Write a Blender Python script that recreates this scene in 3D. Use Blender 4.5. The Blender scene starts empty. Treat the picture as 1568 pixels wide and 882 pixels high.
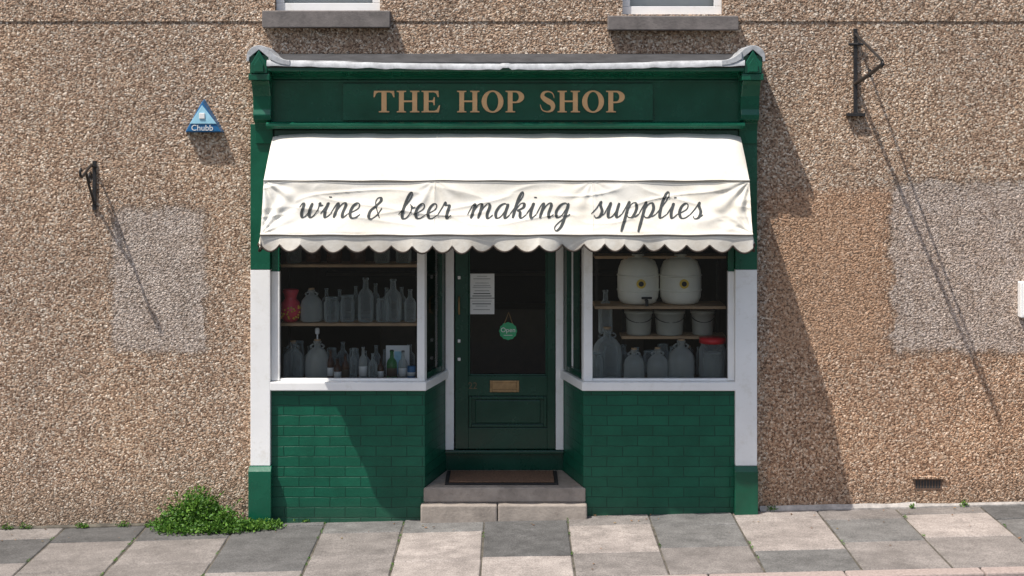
import bpy, bmesh, math, random
from mathutils import Vector, noise as mn
random.seed(7)
scene=bpy.context.scene
col=scene.collection
CAMD=12.0; CAMZ=3.05
# camera projection helpers: image pixel coordinate -> metres on a plane standing at depth y
def X(p,y=0.0): return (p-784)/200*(CAMD+y)/CAMD
def Z(p,y=0.0): return CAMZ-(p-180)/200*(CAMD+y)/CAMD
def G(x): return 0.0243*x-0.005     # sloping street

# ---------------------------------------------------------------- materials
def newmat(name):
    m=bpy.data.materials.new(name); m.use_nodes=True
    nt=m.node_tree; b=nt.nodes['Principled BSDF']
    return m,nt,b
def N(nt,t,**k):
    n=nt.nodes.new(t)
    for a,v in k.items(): setattr(n,a,v)
    return n
def L(nt,a,b): nt.links.new(a,b)
def math_(nt,op,a,b=None,c=None,clamp=False):
    n=N(nt,'ShaderNodeMath',operation=op); n.use_clamp=clamp
    for i,v in enumerate((a,b,c)):
        if v is None: continue
        if isinstance(v,(int,float)): n.inputs[i].default_value=v
        else: L(nt,v,n.inputs[i])
    return n.outputs[0]
def mixc(nt,f,a,b,mode='MIX'):
    n=N(nt,'ShaderNodeMix',data_type='RGBA',blend_type=mode)
    for i,v in ((0,f),(6,a),(7,b)):
        if isinstance(v,(int,float)): n.inputs[i].default_value=v
        elif isinstance(v,tuple): n.inputs[i].default_value=(*v[:3],1)
        else: L(nt,v,n.inputs[i])
    return n.outputs[2]
def ramp(nt,f,stops):
    n=N(nt,'ShaderNodeValToRGB'); cr=n.color_ramp
    while len(cr.elements)<len(stops): cr.elements.new(.5)
    for e,(p,c) in zip(cr.elements,stops):
        e.position=p; e.color=(*c[:3],1) if isinstance(c,tuple) else (c,c,c,1)
    L(nt,f,n.inputs[0]); return n.outputs[0]
def noise(nt,vec,scale,detail=3,rough=.6):
    n=N(nt,'ShaderNodeTexNoise'); n.inputs['Scale'].default_value=scale
    n.inputs['Detail'].default_value=detail; n.inputs['Roughness'].default_value=rough
    L(nt,vec,n.inputs['Vector']); return n.outputs[0]
def simple(name,c,rough=.5,var=.25,scale=6,bump=.0,bscale=60,metal=0,spec=.5,dirt=None):
    m,nt,b=newmat(name)
    tc=N(nt,'ShaderNodeTexCoord').outputs['Object']
    f=noise(nt,tc,scale,4,.65)
    lo=tuple(x*(1-var) for x in c); hi=tuple(min(1,x*(1+var)) for x in c)
    colr=ramp(nt,f,[(.3,lo),(.7,hi)])
    if dirt:
        f2=noise(nt,tc,scale*3.1,5,.75)
        colr=mixc(nt,ramp(nt,f2,[(.55,0.),(.75,.6)]),colr,dirt)
    L(nt,colr,b.inputs['Base Color'])
    L(nt,ramp(nt,f,[(.3,max(0,rough-.08)),(.7,min(1,rough+.08))]),b.inputs['Roughness'])
    b.inputs['Metallic'].default_value=metal
    b.inputs['Specular IOR Level'].default_value=spec
    if bump:
        bn=N(nt,'ShaderNodeBump'); bn.inputs['Strength'].default_value=bump; bn.inputs['Distance'].default_value=.004
        L(nt,noise(nt,tc,bscale,2),bn.inputs['Height']); L(nt,bn.outputs[0],b.inputs['Normal'])
    return m

def pebble_mat():
    m,nt,b=newmat('pebbledash')
    tc=N(nt,'ShaderNodeTexCoord').outputs['Object']
    sp=N(nt,'ShaderNodeSeparateXYZ'); L(nt,tc,sp.inputs[0]); x,z=sp.outputs[0],sp.outputs[2]
    w=noise(nt,tc,6,4,.75); wx=math_(nt,'MULTIPLY_ADD',w,.30,-.15)
    xs=math_(nt,'ADD',x,wx); zs=math_(nt,'ADD',z,math_(nt,'MULTIPLY',wx,-.8))
    def boxm(x0,x1,z0,z1,soft):
        cx,hx=(x0+x1)/2,(x1-x0)/2; cz,hz=(z0+z1)/2,(z1-z0)/2
        a=math_(nt,'DIVIDE',math_(nt,'SUBTRACT',hx,math_(nt,'ABSOLUTE',math_(nt,'SUBTRACT',xs,cx))),soft,clamp=True)
        c=math_(nt,'DIVIDE',math_(nt,'SUBTRACT',hz,math_(nt,'ABSOLUTE',math_(nt,'SUBTRACT',zs,cz))),soft,clamp=True)
        return math_(nt,'MULTIPLY',a,c)
    # pebbles
    dv=N(nt,'ShaderNodeVectorMath',operation='MULTIPLY_ADD')
    nn=N(nt,'ShaderNodeTexNoise'); nn.inputs['Scale'].default_value=45; nn.inputs['Detail'].default_value=1; L(nt,tc,nn.inputs['Vector'])
    L(nt,nn.outputs['Color'],dv.inputs[0]); dv.inputs[1].default_value=(.02,.02,.02); L(nt,tc,dv.inputs[2])
    v=N(nt,'ShaderNodeTexVoronoi'); v.inputs['Scale'].default_value=74; L(nt,dv.outputs[0],v.inputs['Vector'])
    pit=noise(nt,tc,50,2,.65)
    big=noise(nt,tc,.9,4,.6); mid=noise(nt,tc,7,4,.7)
    pr=N(nt,'ShaderNodeSeparateColor'); L(nt,v.outputs['Color'],pr.inputs[0])
    c=ramp(nt,pr.outputs[0],[(0,(.22,.145,.10)),(.35,(.41,.285,.20)),(.6,(.53,.385,.275)),(.82,(.52,.43,.34)),(1,(.82,.72,.60))])
    c=mixc(nt,1.0,c,ramp(nt,big,[(.3,(.86,.86,.88)),(.7,(1.13,1.07,1.01))]),'MULTIPLY')
    c=mixc(nt,1.0,c,ramp(nt,mid,[(.3,(.84,.84,.84)),(.7,(1.13,1.13,1.13))]),'MULTIPLY')
    # warmer right-hand side, old repairs
    right=boxm(X(1168),30,-2,Z(285),.06)
    c=mixc(nt,math_(nt,'MULTIPLY',right,.45),c,mixc(nt,1.0,c,(1.08,.87,.72),'MULTIPLY'))
    st=boxm(X(1175),X(1368),Z(560),Z(283),.14)
    c=mixc(nt,math_(nt,'MULTIPLY',st,.55),c,mixc(nt,mid,(.42,.255,.155),(.56,.35,.225)))
    p1=boxm(X(170),X(316),Z(540),Z(318),.03); p2=boxm(X(1364),X(1630),Z(541),Z(277),.03)
    pp=math_(nt,'MAXIMUM',p1,p2)
    pale=mixc(nt,1.0,mixc(nt,pr.outputs[1],(.33,.28,.24),(.70,.62,.56)),ramp(nt,mid,[(.3,(.75,.75,.75)),(.7,(1.12,1.12,1.12))]),'MULTIPLY')
    c=mixc(nt,math_(nt,'MULTIPLY',pp,math_(nt,'MULTIPLY_ADD',mid,.7,.28,clamp=True)),c,pale)
    e1=math_(nt,'SUBTRACT',boxm(X(166),X(320),Z(544),Z(314),.02),p1,clamp=True)
    e2=math_(nt,'SUBTRACT',boxm(X(1359),X(1635),Z(546),Z(272),.02),p2,clamp=True)
    c=mixc(nt,math_(nt,'MULTIPLY',math_(nt,'MAXIMUM',e1,e2),math_(nt,'MULTIPLY',w,.9)),c,(.18,.14,.11))
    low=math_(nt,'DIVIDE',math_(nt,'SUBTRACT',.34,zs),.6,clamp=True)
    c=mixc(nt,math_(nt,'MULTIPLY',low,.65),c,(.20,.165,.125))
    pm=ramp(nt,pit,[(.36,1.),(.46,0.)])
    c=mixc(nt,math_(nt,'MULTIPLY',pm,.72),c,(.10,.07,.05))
    L(nt,c,b.inputs['Base Color']); b.inputs['Roughness'].default_value=.95
    b.inputs['Specular IOR Level'].default_value=.2
    h=math_(nt,'SUBTRACT',math_(nt,'SUBTRACT',1,v.outputs['Distance']),math_(nt,'MULTIPLY',pm,.8))
    bn=N(nt,'ShaderNodeBump'); bn.inputs['Strength'].default_value=1; bn.inputs['Distance'].default_value=.010
    L(nt,h,bn.inputs['Height']); L(nt,bn.outputs[0],b.inputs['Normal'])
    return m
def brick_mat():
    m,nt,b=newmat('green_painted_brick')
    tc=N(nt,'ShaderNodeTexCoord').outputs['Object']
    sp=N(nt,'ShaderNodeSeparateXYZ'); L(nt,tc,sp.inputs[0])
    u=math_(nt,'ADD',sp.outputs[0],math_(nt,'MULTIPLY',sp.outputs[1],.9))
    cb=N(nt,'ShaderNodeCombineXYZ'); L(nt,u,cb.inputs[0]); L(nt,sp.outputs[2],cb.inputs[1])
    wv=N(nt,'ShaderNodeVectorMath',operation='MULTIPLY_ADD'); nn=N(nt,'ShaderNodeTexNoise'); nn.inputs['Scale'].default_value=9
    L(nt,tc,nn.inputs['Vector']); L(nt,nn.outputs['Color'],wv.inputs[0]); wv.inputs[1].default_value=(.014,.012,0); L(nt,cb.outputs[0],wv.inputs[2])
    br=N(nt,'ShaderNodeTexBrick'); L(nt,wv.outputs[0],br.inputs['Vector'])
    br.inputs['Scale'].default_value=1; br.inputs['Brick Width'].default_value=.235; br.inputs['Row Height'].default_value=.078
    br.inputs['Mortar Size'].default_value=.0048; br.inputs['Mortar Smooth'].default_value=.6
    br.inputs['Color1'].default_value=(.0035,.080,.045,1); br.inputs['Color2'].default_value=(.006,.098,.055,1)
    br.inputs['Mortar'].default_value=(.002,.048,.028,1)
    f=noise(nt,tc,5,5,.7)
    c=mixc(nt,1.0,br.outputs['Color'],ramp(nt,f,[(.3,(.78,.82,.82)),(.7,(1.2,1.15,1.15))]),'MULTIPLY')
    f2=noise(nt,tc,30,4,.8)
    c=mixc(nt,ramp(nt,f2,[(.67,0.),(.75,.4)]),c,(.08,.13,.10))
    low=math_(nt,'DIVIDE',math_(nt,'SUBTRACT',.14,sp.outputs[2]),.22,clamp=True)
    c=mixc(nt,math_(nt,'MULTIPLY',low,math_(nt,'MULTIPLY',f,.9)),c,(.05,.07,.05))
    L(nt,c,b.inputs['Base Color']); b.inputs['Roughness'].default_value=.42; b.inputs['Specular IOR Level'].default_value=.35
    h=math_(nt,'ADD',math_(nt,'MULTIPLY',br.outputs['Fac'],math_(nt,'MULTIPLY',f,-1.3)),math_(nt,'MULTIPLY',noise(nt,tc,45,3),.5))
    bn=N(nt,'ShaderNodeBump'); bn.inputs['Strength'].default_value=.6; bn.inputs['Distance'].default_value=.005
    L(nt,h,bn.inputs['Height']); L(nt,bn.outputs[0],b.inputs['Normal'])
    return m
def glass_mat(name,tint=(1,1,1),refl=1.0):
    m,nt,b=newmat(name); nt.nodes.remove(b)
    out=[n for n in nt.nodes if n.type=='OUTPUT_MATERIAL'][0]
    t=N(nt,'ShaderNodeBsdfTransparent'); t.inputs[0].default_value=(*tint,1)
    g=N(nt,'ShaderNodeBsdfGlossy'); g.inputs['Roughness'].default_value=.005
    fr=N(nt,'ShaderNodeFresnel'); fr.inputs[0].default_value=1.5
    mx=N(nt,'ShaderNodeMixShader'); L(nt,math_(nt,'MULTIPLY',fr.outputs[0],refl,clamp=True),mx.inputs[0])
    L(nt,t.outputs[0],mx.inputs[1]); L(nt,g.outputs[0],mx.inputs[2]); L(nt,mx.outputs[0],out.inputs[0]); return m
def bottle_mat(name,c,opac=.35,edge=.7):
    m,nt,b=newmat(name); out=[n for n in nt.nodes if n.type=='OUTPUT_MATERIAL'][0]
    b.inputs['Base Color'].default_value=(*c,1); b.inputs['Roughness'].default_value=.06
    t=N(nt,'ShaderNodeBsdfTransparent'); t.inputs[0].default_value=(*[min(1,x*.6+.45) for x in c],1)
    lw=N(nt,'ShaderNodeLayerWeight'); lw.inputs[0].default_value=.35
    mx=N(nt,'ShaderNodeMixShader'); L(nt,math_(nt,'MULTIPLY_ADD',lw.outputs['Facing'],edge,opac,clamp=True),mx.inputs[0])
    L(nt,t.outputs[0],mx.inputs[1]); L(nt,b.outputs[0],mx.inputs[2]); L(nt,mx.outputs[0],out.inputs[0]); return m
def cloth_mat():
    m,nt,b=newmat('cream_canvas'); out=[n for n in nt.nodes if n.type=='OUTPUT_MATERIAL'][0]
    tc=N(nt,'ShaderNodeTexCoord').outputs['Object']
    f=noise(nt,tc,2.5,5,.7)
    c=ramp(nt,f,[(.3,(.70,.645,.545)),(.6,(.80,.765,.69))])
    sp=N(nt,'ShaderNodeSeparateXYZ'); L(nt,tc,sp.inputs[0])
    low=math_(nt,'DIVIDE',math_(nt,'SUBTRACT',2.24,sp.outputs[2]),.2,clamp=True)
    c=mixc(nt,math_(nt,'MULTIPLY',low,ramp(nt,noise(nt,tc,9,5,.7),[(.35,0.),(.7,.9)])),c,(.46,.38,.28))
    L(nt,c,b.inputs['Base Color']); b.inputs['Roughness'].default_value=.8; b.inputs['Specular IOR Level'].default_value=.2
    tr=N(nt,'ShaderNodeBsdfTranslucent'); L(nt,c,tr.inputs[0])
    bn=N(nt,'ShaderNodeBump'); bn.inputs['Strength'].default_value=.35; bn.inputs['Distance'].default_value=.01
    L(nt,noise(nt,tc,14,3,.6),bn.inputs['Height']); L(nt,bn.outputs[0],b.inputs['Normal'])
    mx=N(nt,'ShaderNodeMixShader'); mx.inputs[0].default_value=.06
    L(nt,b.outputs[0],mx.inputs[1]); L(nt,tr.outputs[0],mx.inputs[2]); L(nt,mx.outputs[0],out.inputs[0]); return m
def slab_mat():
    m,nt,b=newmat('paving_slabs')
    tc=N(nt,'ShaderNodeTexCoord').outputs['Object']
    at=N(nt,'ShaderNodeAttribute'); at.attribute_name='slabcol'
    f=noise(nt,tc,7,6,.75); f2=noise(nt,tc,90,2,.7); f3=noise(nt,tc,1.7,4,.6)
    c=mixc(nt,1.0,at.outputs['Color'],ramp(nt,f,[(.3,(.68,.68,.68)),(.7,(1.2,1.2,1.2))]),'MULTIPLY')
    c=mixc(nt,1.0,c,ramp(nt,f2,[(.35,(.72,.72,.72)),(.65,(1.25,1.25,1.25))]),'MULTIPLY')
    c=mixc(nt,1.0,c,ramp(nt,f3,[(.3,(.80,.80,.80)),(.7,(1.1,1.1,1.1))]),'MULTIPLY')
    v=N(nt,'ShaderNodeTexVoronoi'); v.inputs['Scale'].default_value=7; L(nt,tc,v.inputs['Vector'])
    c=mixc(nt,ramp(nt,v.outputs['Distance'],[(.03,.5),(.07,0.)]),c,(.07,.065,.06))
    L(nt,c,b.inputs['Base Color']); b.inputs['Roughness'].default_value=.9; b.inputs['Specular IOR Level'].default_value=.25
    bn=N(nt,'ShaderNodeBump'); bn.inputs['Strength'].default_value=.6; bn.inputs['Distance'].default_value=.004
    L(nt,math_(nt,'ADD',f,math_(nt,'MULTIPLY',f2,.6)),bn.inputs['Height']); L(nt,bn.outputs[0],b.inputs['Normal'])
    return m
M={}
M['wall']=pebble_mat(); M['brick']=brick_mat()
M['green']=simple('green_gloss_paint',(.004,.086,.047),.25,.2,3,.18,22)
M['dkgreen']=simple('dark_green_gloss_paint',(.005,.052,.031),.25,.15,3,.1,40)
M['white']=simple('white_gloss_paint',(.88,.87,.85),.4,.04,3,.12,30,dirt=(.70,.67,.60))
M['lead']=simple('lead_flashing',(.42,.43,.44),.55,.3,12,.5,25,dirt=(.18,.18,.18))
M['slate']=simple('slate_capping',(.05,.05,.053),.8,.35,9,.4,30)
M['stone']=simple('sill_stone',(.17,.15,.14),.9,.3,9,.6,60,dirt=(.07,.065,.06))
M['step']=simple('step_stone',(.32,.275,.235),.85,.28,6,.7,50,dirt=(.16,.13,.11))
M['cement']=simple('cement_fillet',(.40,.37,.34),.9,.3,14,.6,60,dirt=(.18,.16,.14))
M['iron']=simple('black_iron',(.02,.019,.019),.5,.4,20,.4,80,dirt=(.06,.03,.02))
M['gold']=simple('copper_letter_paint',(.80,.46,.21),.4,.12,8)
M['ink']=simple('dark_letter_paint',(.04,.045,.045),.8,.35,9)
M['canvas']=cloth_mat()
M['trim']=simple('brown_piping',(.05,.036,.027),.8,.2,20)
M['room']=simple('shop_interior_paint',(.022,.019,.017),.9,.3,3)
M['shelf']=simple('pine_shelf',(.42,.27,.15),.6,.2,7)
M['darkwood']=simple('dark_display_board',(.08,.06,.04),.6,.2,7)
M['brass']=simple('old_brass',(.36,.23,.11),.4,.25,20,metal=.4)
M['mat']=simple('coir_mat',(.16,.09,.055),1,.4,60,1,150)
M['rubber']=simple('black_rubber',(.02,.018,.018),.8,.3,30,.4,80)
M['paper']=simple('paper',(.76,.76,.74),.8,.05,5)
M['blk']=simple('print_black',(.03,.03,.03),.7,.1,5)
M['grille']=simple('terracotta_grille',(.15,.09,.06),.9,.3,30,.4,80)
M['joint']=simple('joint_sand',(.10,.088,.07),1,.6,9,.8,80,dirt=(.045,.085,.02))
M['slab']=slab_mat()
M['kerb']=simple('granite_kerb',(.36,.29,.26),.9,.25,60,.7,90,dirt=(.14,.11,.10))
M['asphalt']=simple('asphalt',(.050,.049,.048),.95,.3,60,.8,150)
M['gnd']=simple('ground_earth',(.055,.055,.045),1,.3,2)
M['glass']=glass_mat('window_glass',(.97,.98,.98),.95)
M['clear']=bottle_mat('clear_glass',(.58,.63,.62),.13,.95)
M['milky']=bottle_mat('filled_glass',(.55,.58,.55),.34,.75)
M['brown']=bottle_mat('brown_glass',(.10,.04,.02),.6)
M['grn']=bottle_mat('green_glass',(.03,.22,.05),.5)
M['plastic']=simple('white_plastic',(.84,.81,.70),.35,.06,3)
M['red']=simple('red_plastic',(.70,.02,.03),.35,.1,5)
M['pink']=simple('pink_red_glaze',(.70,.07,.10),.35,.2,12)
M['blue']=simple('alarm_blue',(.02,.13,.30),.3,.1,5)
M['sky_blue']=simple('alarm_panel',(.34,.62,.76),.3,.15,10)
M['yellow']=simple('yellow_label',(.80,.55,.08),.5,.1,5)
M['opengreen']=simple('open_sign_green',(.04,.34,.15),.5,.1,5)

# ---------------------------------------------------------------- builders
def empty(name,parent=None):
    o=bpy.data.objects.new(name,None); o.empty_display_size=.2; col.objects.link(o)
    if parent: o.parent=parent
    return o
def mesh(name,vs,fs,mat,parent=None,smooth=False,bevel=0,recalc=False):
    me=bpy.data.meshes.new(name); me.from_pydata([tuple(v) for v in vs],[],fs); me.update()
    if recalc:
        bm=bmesh.new(); bm.from_mesh(me); bmesh.ops.recalc_face_normals(bm,faces=bm.faces); bm.to_mesh(me); bm.free()
    if smooth:
        for p in me.polygons: p.use_smooth=True
    o=bpy.data.objects.new(name,me); col.objects.link(o)
    if mat: me.materials.append(mat)
    if parent: o.parent=parent
    if bevel:
        b=o.modifiers.new('b','BEVEL'); b.width=bevel; b.segments=2; b.limit_method='ANGLE'
    return o
def prism(name,poly,a0,a1,axis,mat,parent=None,bevel=.003,smooth=False):
    """poly 2D extruded: axis 'x' poly=(y,z); 'y' poly=(x,z); 'z' poly=(x,y)"""
    def mk(p,a):
        return {'x':(a,p[0],p[1]),'y':(p[0],a,p[1]),'z':(p[0],p[1],a)}[axis]
    n=len(poly); vs=[mk(p,a0) for p in poly]+[mk(p,a1) for p in poly]
    fs=[list(range(n)),list(range(2*n-1,n-1,-1))]+[[i,(i+1)%n,n+(i+1)%n,n+i] for i in range(n)]
    return mesh(name,vs,fs,mat,parent,smooth,bevel,True)
def box(name,x0,x1,y0,y1,z0,z1,mat,parent=None,bevel=.003):
    return prism(name,[(x0,y0),(x1,y0),(x1,y1),(x0,y1)],z0,z1,'z',mat,parent,bevel)
def sheet(name,p,q,z0,z1,mat,parent=None):
    return mesh(name,[(p[0],p[1],z0),(q[0],q[1],z0),(q[0],q[1],z1),(p[0],p[1],z1)],[[0,1,2,3]],mat,parent)
def tube(name,pts,r,mat,parent=None,res=6,cyclic=False):
    cu=bpy.data.curves.new(name,'CURVE'); cu.dimensions='3D'; cu.bevel_depth=r; cu.bevel_resolution=2
    s=cu.splines.new('POLY'); s.points.add(len(pts)-1); s.use_cyclic_u=cyclic
    for p,q in zip(s.points,pts): p.co=(*q,1)
    cu.use_fill_caps=True
    o=bpy.data.objects.new(name,cu); col.objects.link(o); cu.materials.append(mat)
    if parent: o.parent=parent
    return o
def lathe(name,c,prof,mat,parent=None,seg=24):
    vs=[];fs=[]
    for r,h in prof:
        for i in range(seg):
            a=2*math.pi*i/seg; vs.append((c[0]+r*math.cos(a),c[1]+r*math.sin(a),c[2]+h))
    for k in range(len(prof)-1):
        for i in range(seg):
            j=(i+1)%seg; fs.append([k*seg+i,k*seg+j,(k+1)*seg+j,(k+1)*seg+i])
    fs.append(list(range(seg))[::-1]); 
    return mesh(name,vs,fs,mat,parent,True)
def gridwall(name,xs,zs,holes,y,depth,mat,parent):
    xs=sorted(set(xs)); zs=sorted(set(zs)); vs=[];fs=[]
    def solid(i,k):
        if i<0 or k<0 or i>=len(xs)-1 or k>=len(zs)-1: return None
        cx=(xs[i]+xs[i+1])/2; cz=(zs[k]+zs[k+1])/2
        return not any(h[0]<cx<h[1] and h[2]<cz<h[3] for h in holes)
    def q(a,b,c,d):
        n=len(vs); vs.extend([a,b,c,d]); fs.append([n,n+1,n+2,n+3])
    for i in range(len(xs)-1):
        for k in range(len(zs)-1):
            if not solid(i,k): continue
            x0,x1,z0,z1=xs[i],xs[i+1],zs[k],zs[k+1]; yb=y+depth
            q((x0,y,z0),(x1,y,z0),(x1,y,z1),(x0,y,z1))
            if not solid(i-1,k): q((x0,yb,z0),(x0,y,z0),(x0,y,z1),(x0,yb,z1))
            if not solid(i+1,k): q((x1,y,z0),(x1,yb,z0),(x1,yb,z1),(x1,y,z1))
            if not solid(i,k-1): q((x0,yb,z0),(x1,yb,z0),(x1,y,z0),(x0,y,z0))
            if not solid(i,k+1): q((x0,y,z1),(x1,y,z1),(x1,yb,z1),(x0,yb,z1))
    return mesh(name,vs,fs,mat,parent)

# ---------------------------------------------------------------- building
B=empty('shop_building')
zb=3.787
SX0,SX1=X(396),X(1148)
shop=(SX0,SX1,-.7,3.40)
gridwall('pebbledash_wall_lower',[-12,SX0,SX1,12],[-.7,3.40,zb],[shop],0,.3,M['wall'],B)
uw=[(X(421),X(582),Z(17),5.3),(X(953),X(1107),Z(22),5.3)]
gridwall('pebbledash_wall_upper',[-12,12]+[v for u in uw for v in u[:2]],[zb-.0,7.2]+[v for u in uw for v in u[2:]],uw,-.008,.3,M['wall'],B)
box('roof_slab',-12.2,12.2,-.25,7,7.2,7.35,M['slate'],B)
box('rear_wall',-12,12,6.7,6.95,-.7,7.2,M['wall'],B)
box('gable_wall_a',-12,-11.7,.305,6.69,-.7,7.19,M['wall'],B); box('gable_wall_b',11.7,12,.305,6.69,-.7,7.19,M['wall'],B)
for k,(a,b_,c,d) in enumerate(uw):
    W=empty('sash_window_%d'%k,B)
    yf=.05
    box('bottom_rail',a+.002,b_-.002,yf,yf+.05,c+.001,c+.065,M['white'],W)
    box('top_rail',a+.002,b_-.002,yf,yf+.05,d-.07,d-.001,M['white'],W)
    box('meeting_rail',a+.06,b_-.06,yf+.002,yf+.04,4.55,4.60,M['white'],W)
    for xx in (a+.002,b_-.062): box('stile',xx,xx+.06,yf,yf+.05,c+.066,d-.071,M['white'],W)
    sheet('pane',(a+.06,yf+.02),(b_-.06,yf+.02),c+.065,d-.07,M['glass'],W)
    box('net_curtain',a+.03,b_-.03,yf+.10,yf+.11,c+.05,d-.05,M['paper'],W,0)
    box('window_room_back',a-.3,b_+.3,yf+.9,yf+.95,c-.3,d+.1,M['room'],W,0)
s1=[(X(401,-.09),X(597,-.09),Z(42,-.09),Z(14,-.09)),(X(931,-.09),X(1131,-.09),Z(46,-.09),Z(22,-.09))]
for a,b_,c,d in s1: prism('window_sill',[(.045,c),(-.09,c),(-.09,d-.012),(.045,d)],a,b_,'x',M['stone'],B,.006)
def fillet(x0,x1,w,mat,name,h):
    n=60; vs=[];fs=[]
    for i in range(n+1):
        x=x0+(x1-x0)*i/n; g=G(x); r=mn.noise(Vector((x*4,0,3)))*.012
        vs+= [(x,-.002,g+h+r),(x,-w-r,g+.006),(x,-w-r,g-.03)]
    for i in range(n): 
        for k in (0,1): fs.append([i*3+k,i*3+k+1,i*3+k+4,i*3+k+3])
    mesh(name,vs,fs,mat,B)
fillet(X(1163),X(1402),.03,M['cement'],'cement_fillet_right',.035)
fillet(X(1402),11.5,.02,M['cement'],'cement_fillet_far',.022)
fillet(-11.5,X(378),.02,M['joint'],'wall_foot_grime',.02)

# ---- shopfront
S=empty('shopfront',B)
green,white=M['green'],M['white']
zf=Z(97,-.36)
for side in (0,1):
    xo,xi=(X(386),X(416)) if side==0 else (X(1157),X(1124))
    a,b_=min(xo,xi),max(xo,xi)
    c0,c1=(X(380,-.12),X(415,-.12)) if side==0 else (X(1125,-.12),X(1161,-.12))
    prism('pilaster_plinth',[(0.02,-.5),(-.12,-.5),(-.12,Z(722,-.12)),(-.085,Z(714,-.085)),(0.02,Z(714,-.085))],c0,c1,'x',green,S,.005)
    box('pilaster_white',a,b_,-.075,.02,Z(714,-.085)+.001,Z(413,-.075),white,S,.004)
    box('pilaster_green',a,b_,-.077,.02,Z(413,-.075)+.001,Z(190,-.075),green,S,.004)
    j0,j1=(X(416)+.001,X(429)) if side==0 else (X(1114),X(1124)-.001)
    box('window_jamb',j0,j1,-.03,.04,Z(582),Z(415),white,S,.004)
    box('window_jamb_upper',j0,j1,-.032,.04,Z(415)+.001,2.62,green,S,.004)
    # console
    k0,k1=(X(383,-.3),X(413,-.3)) if side==0 else (X(1136,-.3),X(1167,-.3))
    z0=Z(188,-.2)
    prof=[(0,z0-.16),(-.10,z0-.16),(-.11,z0-.06),(-.14,z0),(-.20,z0+.02),(-.215,z0+.06),(-.20,z0+.10),(-.22,z0+.20),(-.27,z0+.28),(-.31,z0+.315),(0,z0+.315)]
    prism('console_scroll',prof,k0+.006,k1-.006,'x',green,S,.006)
    zt=z0+.316
    box('console_block',k0-.006,k1+.006,-.345,0,zt,zt+.05,green,S,.006)
    box('console_block_upper',k0+.002,k1-.002,-.33,0,zt+.051,zt+.19,green,S,.004)
    cx=(k0+k1)/2
    prism('console_pediment',[(cx-.062,zt+.052),(cx+.062,zt+.052),(cx+.062,zt+.12),(cx,zt+.225),(cx-.062,zt+.12)],-.352,-.331,'y',green,S,.006)
    prism('console_panel',[(cx-.036,zt+.062),(cx+.036,zt+.062),(cx+.036,zt+.115),(cx,zt+.17),(cx-.036,zt+.115)],-.366,-.3525,'y',green,S,.004)
    arc=[(cx+.092*math.cos(t),zt+.176+.085*math.sin(t)) for t in [math.pi*i/14 for i in range(15)]]
    arc=[(cx+.092,zt+.140)]+arc+[(cx-.092,zt+.140),(cx-.074,zt+.140),(cx-.07,zt+.170),(cx,zt+.228),(cx+.07,zt+.170),(cx+.074,zt+.140)]
    prism('lead_cap',arc,-.349,0,'y',M['lead'],S,.004)
    sgn=1 if side==0 else -1
    up=[];lo=[]
    for i in range(10):
        t=i/9; xx=cx+sgn*(.085+.15*t); up.append((xx,zt+.150+.07*(1-t)**2.2)); lo.append((xx,zt+.112+.045*(1-t)**2.2))
    prism('lead_swoop',up+lo[::-1],-.374,-.02,'y',M['lead'],S,.004)
FX0,FX1=X(412,-.25),X(1137,-.25)
def strip(name,prof,mat,x0=FX0,x1=FX1,bev=.003):
    return prism(name,prof,x0,x1,'x',mat,S,bev)
strip('cornice_capping',[(0,Z(82)),(0,zf-.03),(-.35,zf-.03),(-.35,zf+.012)],M['slate'])
vs=[];fs=[];n=160
for i in range(n+1):
    x=FX0+(FX1-FX0)*i/n; w=mn.noise(Vector((x*3,1,0)))*.008; w2=mn.noise(Vector((x*9,5,0)))*.009
    sg=.010-.030*math.sin(math.pi*i/n)
    if abs(x-(X(775)))<.03: w2+=.018
    vs+=[(x,-.325,zf+.022+sg*.6),(x,-.354,zf+.015+sg+w2*.3),(x,-.368+w,zf+.006+sg+w2),(x,-.370+w,zf-.028+w2*.9+sg)]
for i in range(n):
    for k in range(3): fs.append([i*4+k,i*4+k+1,i*4+k+5,i*4+k+4])
mesh('lead_drip',vs,fs,M['lead'],S,True)
zc=Z(122,-.14)
cove=[(0,zf-.031),(-.345,zf-.031),(-.345,zf-.055)]+[(-.335+.19*math.sin(t),zf-.06-(zf-.06-zc)*(1-math.cos(t))) for t in [math.pi/2*i/8 for i in range(9)]]+[(0,zc)]
strip('cornice_cove',cove,green)
zl=Z(187,-.2)
strip('fascia_board',[(0,zc-.001),(-.135,zc-.001),(-.12,zl+.001),(0,zl+.001)],green)
strip('fascia_bead',[(-.1365,zc-.004),(-.15,zc-.004),(-.15,zc-.018),(-.1365,zc-.018)],green)
xa,xb=X(525,-.16),X(1000,-.16)
prism('fascia_name_board',[(-.1365,zc-.03),(-.158,zc-.03),(-.150,zl+.012),(-.124,zl+.012)],xa,xb,'x',green,S,.003)
prism('fascia_ledge',[(0,zl),(-.215,zl),(-.235,zl-.012),(-.235,zl-.03),(-.20,zl-.05),(0,zl-.05)],X(407,-.23),X(1141,-.23),'x',green,S,.003)
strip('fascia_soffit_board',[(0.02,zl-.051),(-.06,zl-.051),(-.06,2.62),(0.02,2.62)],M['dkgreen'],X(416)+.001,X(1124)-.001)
strip('awning_box',[(-.062,2.955),(-.12,2.955),(-.12,2.87),(-.062,2.87)],M['dkgreen'],X(424),X(1126))

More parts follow.
